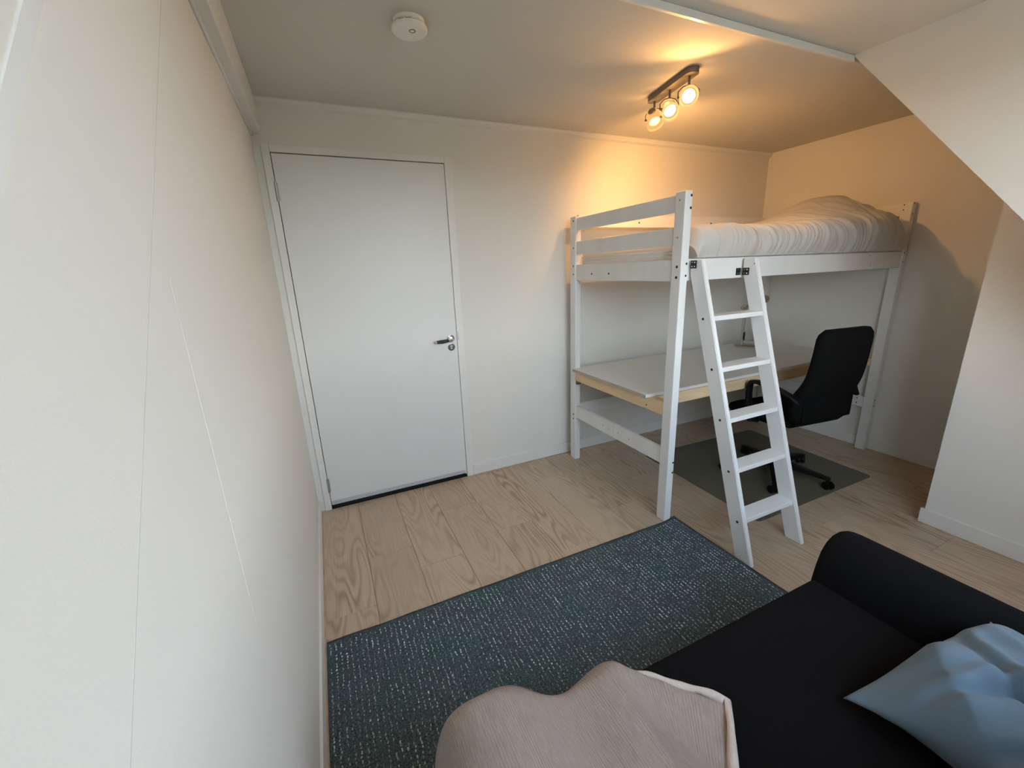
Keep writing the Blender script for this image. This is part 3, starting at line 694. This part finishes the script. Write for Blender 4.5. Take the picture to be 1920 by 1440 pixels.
# pale stitches: short raised dashes in rows
vs, fs = [], []
x = x0r + 0.012; col = 0
rnd = random.Random(3)
while x < x1r-0.008:
    y = rug_edge(x)-0.014 - rnd.uniform(0, 0.012)
    while y > -2.06:
        if x > 0.32 and y < -1.98: break
        if rnd.random() < 0.80:
            ln = rnd.uniform(0.005, 0.0115); hw = rnd.uniform(0.0014, 0.0028); sk = rnd.uniform(-0.0022, 0.0022); xx = x + rnd.uniform(-0.0022, 0.0022)
            z0_ = 0.0102; z1_ = 0.0128 + rnd.uniform(0, 0.001); n0 = len(vs)
            vs += [(xx-hw, y, z0_), (xx+hw, y, z0_), (xx+hw+sk, y-ln, z0_), (xx-hw+sk, y-ln, z0_), (xx+sk*0.3, y-ln*0.25, z1_), (xx+sk*0.7, y-ln*0.75, z1_)]
            fs += [(n0, n0+1, n0+4), (n0+1, n0+2, n0+5, n0+4), (n0+2, n0+3, n0+5), (n0+3, n0, n0+4, n0+5)]
        y -= rnd.uniform(0.0115, 0.0165)
    x += 0.0190; col += 1
me = bpy.data.meshes.new('stitching'); me.from_pydata([tuple(Vector(v)-ORIG[rug.name]) for v in vs], [], fs); me.materials.append(M['stitch'])
st = bpy.data.objects.new('stitching', me); COL.objects.link(st); st.parent = rug; st['kind'] = 'stuff'
# bound edge
MB().tube([(x0r + (x1r-x0r)*k/60, min(rug_edge(x0r+(x1r-x0r)*k/60), -1.0695 if 57 <= k <= 59 else 0)-0.003, 0.0095) for k in range(61)] + [(x1r-0.003, -1.07-0.0225*k, 0.0095) for k in range(1, 61)], 0.0045, seg=8).done('bound_edge', 'rugedge', rug, smooth=True)

# ------------------------------------------------------------------ sofa
sofa = thing('sofa', 'black fabric two-seat sofa with low rounded arms', 'sofa', (1.0, -2.4, 0.0))
SX0, SX1, SYF, SYB = 0.285, 1.735, -1.957, -2.88
seatz = 0.405
def seatp():
    b = MB(); b.box(0.452, 1.568, SYB+0.20, SYF, 0.20, seatz, bev=0.022, seg=4); return b
seatp().done('seat_cushion', 'sofa', sofa, smooth=True)
MB().box(SX0+0.02, SX1-0.02, SYB+0.02, SYF-0.015, 0.06, 0.205, bev=0.012, seg=3).done('sofa_base', 'sofa', sofa, smooth=True, angle=50)
prof = [(1.505, 0.17), (1.508, 0.30), (1.518, 0.405), (1.530, 0.455), (1.548, 0.502), (1.572, 0.530), (1.605, 0.546), (1.645, 0.548), (1.680, 0.538), (1.704, 0.515), (1.718, 0.48), (1.725, 0.40), (1.728, 0.25), (1.725, 0.10), (1.52, 0.10)]
def arm(mirror):
    cx_ = sum(p_[0] for p_ in prof)/len(prof); cz_ = 0.30
    loops = []
    for y, s in ((SYF+0.004, 0.80), (SYF, 0.90), (SYF-0.008, 0.955), (SYF-0.022, 0.985), (SYF-0.045, 1.0), (-2.3, 1.0), (SYB+0.05, 1.0), (SYB+0.02, 0.96)):
        lp = []
        for x_, z_ in prof:
            xx = cx_+(x_-cx_)*s; zz = z_ if z_ < 0.2 else cz_+(z_-cz_)*(0.5+0.5*s)
            lp.append(Vector(((SX0+SX1-xx) if mirror else xx, y, zz)))
        loops.append(lp)
    return MB().loft(loops).done('arm', 'sofa', sofa, smooth=True, angle=70)
arm(False); arm(True)
b = MB(); b.box(SX0+0.15, SX1-0.15, SYB, -2.60, 0.12, 0.81, bev=0.05, seg=5); b.done('back', 'sofa', sofa, smooth=True, angle=60)
for x_ in (SX0+0.10, SX1-0.10):
    for y_ in (SYF-0.10, SYB+0.10): MB().cyl((x_, y_, 0.0125 if y_ > -2.4 else 0.0), (x_, y_, 0.062), 0.018, 0.024, seg=14).done('leg', 'chairplastic', sofa)

# ------------------------------------------------------------------ throw over the left arm of the sofa
def arm_top(x):
    """height of the covered sofa at x (left arm mirrored)"""
    xm = SX0+SX1-x
    pts_ = [(1.50, seatz+0.004), (1.518, 0.415), (1.530, 0.460), (1.548, 0.505), (1.572, 0.534), (1.605, 0.551), (1.645, 0.553), (1.680, 0.543), (1.704, 0.520), (1.718, 0.485), (1.732, 0.40), (1.735, 0.2)]
    if xm <= 1.50: return seatz+0.004
    for (a, za), (c, zc) in zip(pts_, pts_[1:]):
        if xm <= c: return za+(zc-za)*(xm-a)/(c-a)
    return 0.2
def throw_curve(n=80):
    # polyline over the cross-section in x,z from the outer arm to the seat
    pts_ = [(0.262, 0.24), (0.266, 0.34), (0.274, 0.43), (0.289, 0.495), (0.310, 0.536), (0.340, 0.556), (0.372, 0.560), (0.408, 0.556), (0.440, 0.542), (0.472, 0.522), (0.505, 0.496), (0.540, 0.473), (0.585, 0.455), (0.65, 0.448), (0.73, 0.450), (0.80, 0.444), (0.87, 0.434), (0.93, 0.424)]
    P_ = [Vector((a, c)) for a, c in pts_]; L_ = [0]
    for a, c in zip(P_, P_[1:]): L_.append(L_[-1]+(c-a).length)
    def at(u):
        s = u*L_[-1]
        for i in range(len(P_)-1):
            if s <= L_[i+1]+1e-9:
                t = (s-L_[i])/(L_[i+1]-L_[i])
                p0 = P_[max(i-1, 0)]; p1 = P_[i]; p2 = P_[i+1]; p3 = P_[min(i+2, len(P_)-1)]
                return 0.5*((2*p1)+(p2-p0)*t+(2*p0-5*p1+4*p2-p3)*t*t+(3*p1-p0-3*p2+p3)*t**3)
        return P_[-1]
    return at, L_[-1]
TC, TL = throw_curve()
def throw_pt(u, v):
    c = TC(u); x, z = c.x, c.y
    # front outline: seat edge, then running back towards the folded corner
    yf = -1.950
    if x > 0.74: yf = -1.950 - (x-0.74)*0.92
    yf += 0.004*math.sin(x*21)*(1 if x > 0.45 else 0.3)
    hang = 0.13 if x < 0.74 else max(0.0, 0.13-(x-0.74)*1.6)
    back = -2.62
    Ltop = yf - back; tot = Ltop + hang; s = v*tot
    n1 = noise.noise(Vector((x*5, s*4, 0.3))); n2 = noise.noise(Vector((x*13, s*9, 2.3)))
    ridge = 0.006*gauss(x-0.735-0.25*(s-0.2), 0.030)*(1 if s < 0.5 else 0.4)
    ridge += 0.012*gauss(x-0.60+0.35*(s-0.45), 0.04)
    z2 = z + 0.004*n1 + 0.002*n2 + ridge
    if s < hang:
        t = (hang-s)
        return Vector((x + 0.004*n1, yf + 0.006 + 0.006*math.sin(x*30), z2 - 0.012 - t*(1.0 if z > 0.30 else 0.3)))
    e = s-hang; rnd_ = 0.014*max(0, 1-e/0.03)**2
    x += -0.135*max(0, (x-0.70))/0.23*max(0, min(1, (s-hang)/0.12))
    return Vector((x, yf-e, z2-rnd_))
b = MB(); nu, nv = 130, 90
b.grid(throw_pt, nu, nv)
uvl = b.bm.loops.layers.uv.new('weave')
b.bm.verts.index_update()
for f_ in b.bm.faces:
    for lp in f_.loops:
        i = lp.vert.index; lp[uvl].uv = ((i//nv)/(nu-1)*TL, (i % nv)/(nv-1)*0.8)
bmesh.ops.solidify(b.bm, geom=b.bm.faces[:], thickness=0.004)
th = b.done('throw_blanket', 'throw', smooth=True)
tag(root_at(th, (0.6, -2.2, 0.42)), 'beige ribbed cotton throw draped over the sofa arm and seat', 'blanket')
# rolled hem of the throw
hem = []
for k in range(26):
    x = 0.715 + (0.925-0.715)*k/25; yf = -1.950 - max(0, x-0.74)*0.92
    hem.append(Vector((x, yf - 0.004, 0.441 - 0.022*max(0, x-0.74)/0.19 + 0.004*math.sin(k*0.7))))
for k in range(1, 30):
    t = k/29; p_ = throw_pt(1.0, 0.06+0.9*t); hem.append(p_ + Vector((0.0, 0, 0.006+0.003*math.sin(t*30))))
MB().tube(hem, 0.010, seg=10, rad=[(0.002+0.0075*min(1, k/16)) + 0.002*math.sin(k*0.9) for k in range(len(hem))]).done('hem', 'hem', th, smooth=True)

# ------------------------------------------------------------------ cushion
def cushion_obj():
    n = 90; rot = Matrix.Rotation(math.radians(-6), 3, 'Z') @ Matrix.Rotation(math.radians(-5), 3, 'Y')
    c = Vector((1.348, -2.512, 0.505)); sx, sy, sz = 0.405, 0.49, 0.205
    def f(sign):
        def g(u, v):
            a = 2*u-1; b_ = 2*v-1
            px = a*(1-0.07*(1-b_*b_)*abs(a)**2); py = b_*(1-0.07*(1-a*a)*abs(b_)**2)
            h = (max(0, 1-abs(a)**3.0)*max(0, 1-abs(b_)**3.0))**0.45
            fold = 0.10*noise.noise(Vector((a*1.9+1.3, b_*1.9, sign)))
            ang = math.atan2(b_, a); rr = math.hypot(a, b_)
            q = noise.noise(Vector((a*2, b_*2, 4)))
            fold += 0.13*math.sin(ang*8+3*q)*gauss(rr-0.85, 0.20)
            # long creases across the top
            for ca, cb, cc, wd_, dp in ((0.45, 0.9, 0.16, 0.045, 0.30), (0.8, -0.5, -0.30, 0.05, 0.20), (-0.2, 1.0, -0.28, 0.05, 0.22), (0.6, 0.8, -0.45, 0.04, 0.20)):
                dd = ca*a + cb*b_ - cc + 0.10*q
                fold -= dp*gauss(dd, wd_)*(0.4+0.6*gauss(rr-0.4, 0.4)) - dp*0.6*gauss(dd-2.2*wd_, wd_*1.3)*(0.4+0.6*gauss(rr-0.4, 0.4))
            # empty corner of the case: flattened and pulled out to a tip
            tip = max(0.0, (-a+b_)/2-0.55)/0.45
            h2 = h*(1-0.75*min(1, tip*1.3)); px -= 0.10*tip**2; py += 0.02*tip**2; py -= 0.16*((a+1)/2)**2*max(0, b_)**2
            p_ = Vector((px*sx/2, py*sy/2, sign*sz/2*h2*(1+fold) - 0.058*tip*(0.6+0.4*tip)))
            w_ = rot @ p_ + c; w_.z = max(w_.z, arm_top(SX0+SX1-w_.x) + (0.006 if sign > 0 else 0.003)); return w_
        return g
    b = MB(); b.grid(f(1), n, n); b.grid(f(-1), n, n); bmesh.ops.remove_doubles(b.bm, verts=b.bm.verts, dist=0.0006)
    return b.done('cushion', 'cushion', smooth=True)
cu = cushion_obj(); tag(root_at(cu, (1.45, -2.45, 0.42)), 'blue grey cotton cushion slumped against the sofa arm', 'cushion')

# ------------------------------------------------------------------ smoke detector
SDX, SDY = 0.616, -0.887
sd = thing('smoke_detector', 'round white smoke detector on the ceiling', 'smoke detector', (SDX, SDY, H))
MB().lathe([(0.0, 0), (0.054, 0), (0.054, -0.010), (0.050, -0.013), (0.0, -0.013)], (SDX, SDY, H), (0, 0, 1), cap=False, seg=40).done('mount_plate', 'detector', sd, smooth=True, angle=30)
MB().lathe([(0.046, -0.012), (0.046, -0.020)], (SDX, SDY, H), (0, 0, 1), cap=False, seg=40).done('smoke_slot', 'gap', sd)
MB().lathe([(0.0, -0.019), (0.058, -0.019), (0.062, -0.022), (0.062, -0.030), (0.056, -0.036), (0.030, -0.039), (0.0, -0.040)], (SDX, SDY, H), (0, 0, 1), cap=False, seg=40).done('cover', 'detector', sd, smooth=True, angle=30)
for k in range(12):
    a = k*math.pi/6
    MB().box(SDX+0.0465, SDX+0.0535, SDY-0.003, SDY+0.003, H-0.0192, H-0.0125, rot=RZ(a), about=Vector((SDX, SDY, H))).done('rib', 'detector', sd)
b = MB(); b.tube([(SDX+0.004+0.010*math.cos(t), SDY-0.022+0.010*math.sin(t), H-0.0394) for t in [k*2*math.pi/20 for k in range(21)]], 0.0011, seg=6); b.done('test_button', 'hole', sd)

# ------------------------------------------------------------------ ceiling spotlight bar
BA, BB = Vector((1.957, -0.615, 0)), Vector((1.880, -0.985, 0))
dirb = (BB-BA).normalized(); mid = (BA+BB)/2
sp = thing('ceiling_spotlight', 'brushed steel ceiling bar with three lit spotlights', 'ceiling light', (mid.x, mid.y, H))
ang = math.atan2(dirb.y, dirb.x)
b = MB(); Lb = (BB-BA).length
lp = rrect(Lb, 0.062, 0.030, 8)
loops = []
for z, s in ((0.0, 1.0), (-0.022, 1.0), (-0.026, 0.985), (-0.027, 0.9)):
    loops.append([Vector((x_*(1 if s == 1 else 1-(1-s)*0.2), y_*s, z)) for x_, y_ in lp])
b.loft(loops).xform(Matrix.Translation((mid.x, mid.y, H)) @ Matrix.Rotation(ang, 4, 'Z')); b.done('bar', 'steel', sp, smooth=True, angle=40)
heads = [(0.10, (0.65, 0.35, -0.55)), (0.47, (-0.30, -0.62, -0.58)), (0.88, (-0.60, -0.72, -0.26))]
for (t, dr), watt in zip(heads, SPOT_W):
    base_ = BA + (BB-BA)*t; z0 = H-0.027
    ax = Vector(dr).normalized()
    MB().cyl((base_.x, base_.y, z0), (base_.x, base_.y, z0-0.036), 0.0055, seg=12).done('stem', 'steel', sp, smooth=True, angle=40)
    jc = Vector((base_.x, base_.y, z0-0.080))       # pivot, centre of the head
    side = ax.cross(Vector((0, 0, 1))).normalized()
    hd = MB().lathe([(0.018, -0.045), (0.026, -0.040), (0.031, -0.020), (0.037, 0.020), (0.040, 0.036), (0.038, 0.036), (0.034, 0.018), (0.028, -0.018), (0.016, -0.036)], jc, ax, cap=False).done('glass_shade', 'opal', sp, smooth=True, angle=60)
    # yoke
    MB().tube([jc + side*0.044, jc + side*0.044 + Vector((0, 0, 0.022)), jc + side*0.026 + Vector((0, 0, 0.040)), jc + Vector((0, 0, 0.045)), jc - side*0.026 + Vector((0, 0, 0.040)), jc - side*0.044 + Vector((0, 0, 0.022)), jc - side*0.044], 0.0038, seg=8).done('yoke', 'steel', sp, smooth=True)
    for s in (-1, 1): MB().cyl(jc + side*0.033*s, jc + side*0.048*s, 0.005, seg=10).done('pivot_screw', 'steel', sp, smooth=True, angle=40)
    MB().lathe([(0.0, -0.050), (0.016, -0.050), (0.020, -0.044), (0.020, -0.036), (0.0, -0.034)], jc, ax, cap=False).done('back_cap', 'steel', sp, smooth=True, angle=40)
    MB().lathe([(0.036, 0.033), (0.042, 0.034), (0.042, 0.041), (0.034, 0.041), (0.034, 0.034)], jc, ax, cap=False).done('rim', 'rim', sp, smooth=True, angle=40)
    MB().lathe([(0.0, 0.014), (0.028, 0.014), (0.028, 0.020), (0.020, 0.028), (0.0, 0.031)], jc, ax, cap=False).done('bulb', 'bulb', sp, smooth=True)
    ld = bpy.data.lights.new('spot', 'SPOT'); ld.energy = watt; ld.color = LAMP_COL; ld.spot_size = math.radians(172 if watt > 10 else 168); ld.spot_blend = 1.0 if watt > 10 else 0.5; ld.shadow_soft_size = 0.028
    lo = bpy.data.objects.new('spot_light', ld); COL.objects.link(lo)
    pd_ = bpy.data.lights.new('bulb_glow', 'POINT'); pd_.energy = POINT_W; pd_.color = LAMP_COL; pd_.shadow_soft_size = 0.012
    po = bpy.data.objects.new('bulb_glow', pd_); COL.objects.link(po); po.parent = sp; po.location = jc - ax*0.008 - Vector((mid.x, mid.y, H))
    lo.rotation_euler = ax.to_track_quat('-Z', 'Y').to_euler(); lo.parent = sp; lo.location = jc + ax*0.046 - Vector((mid.x, mid.y, H))
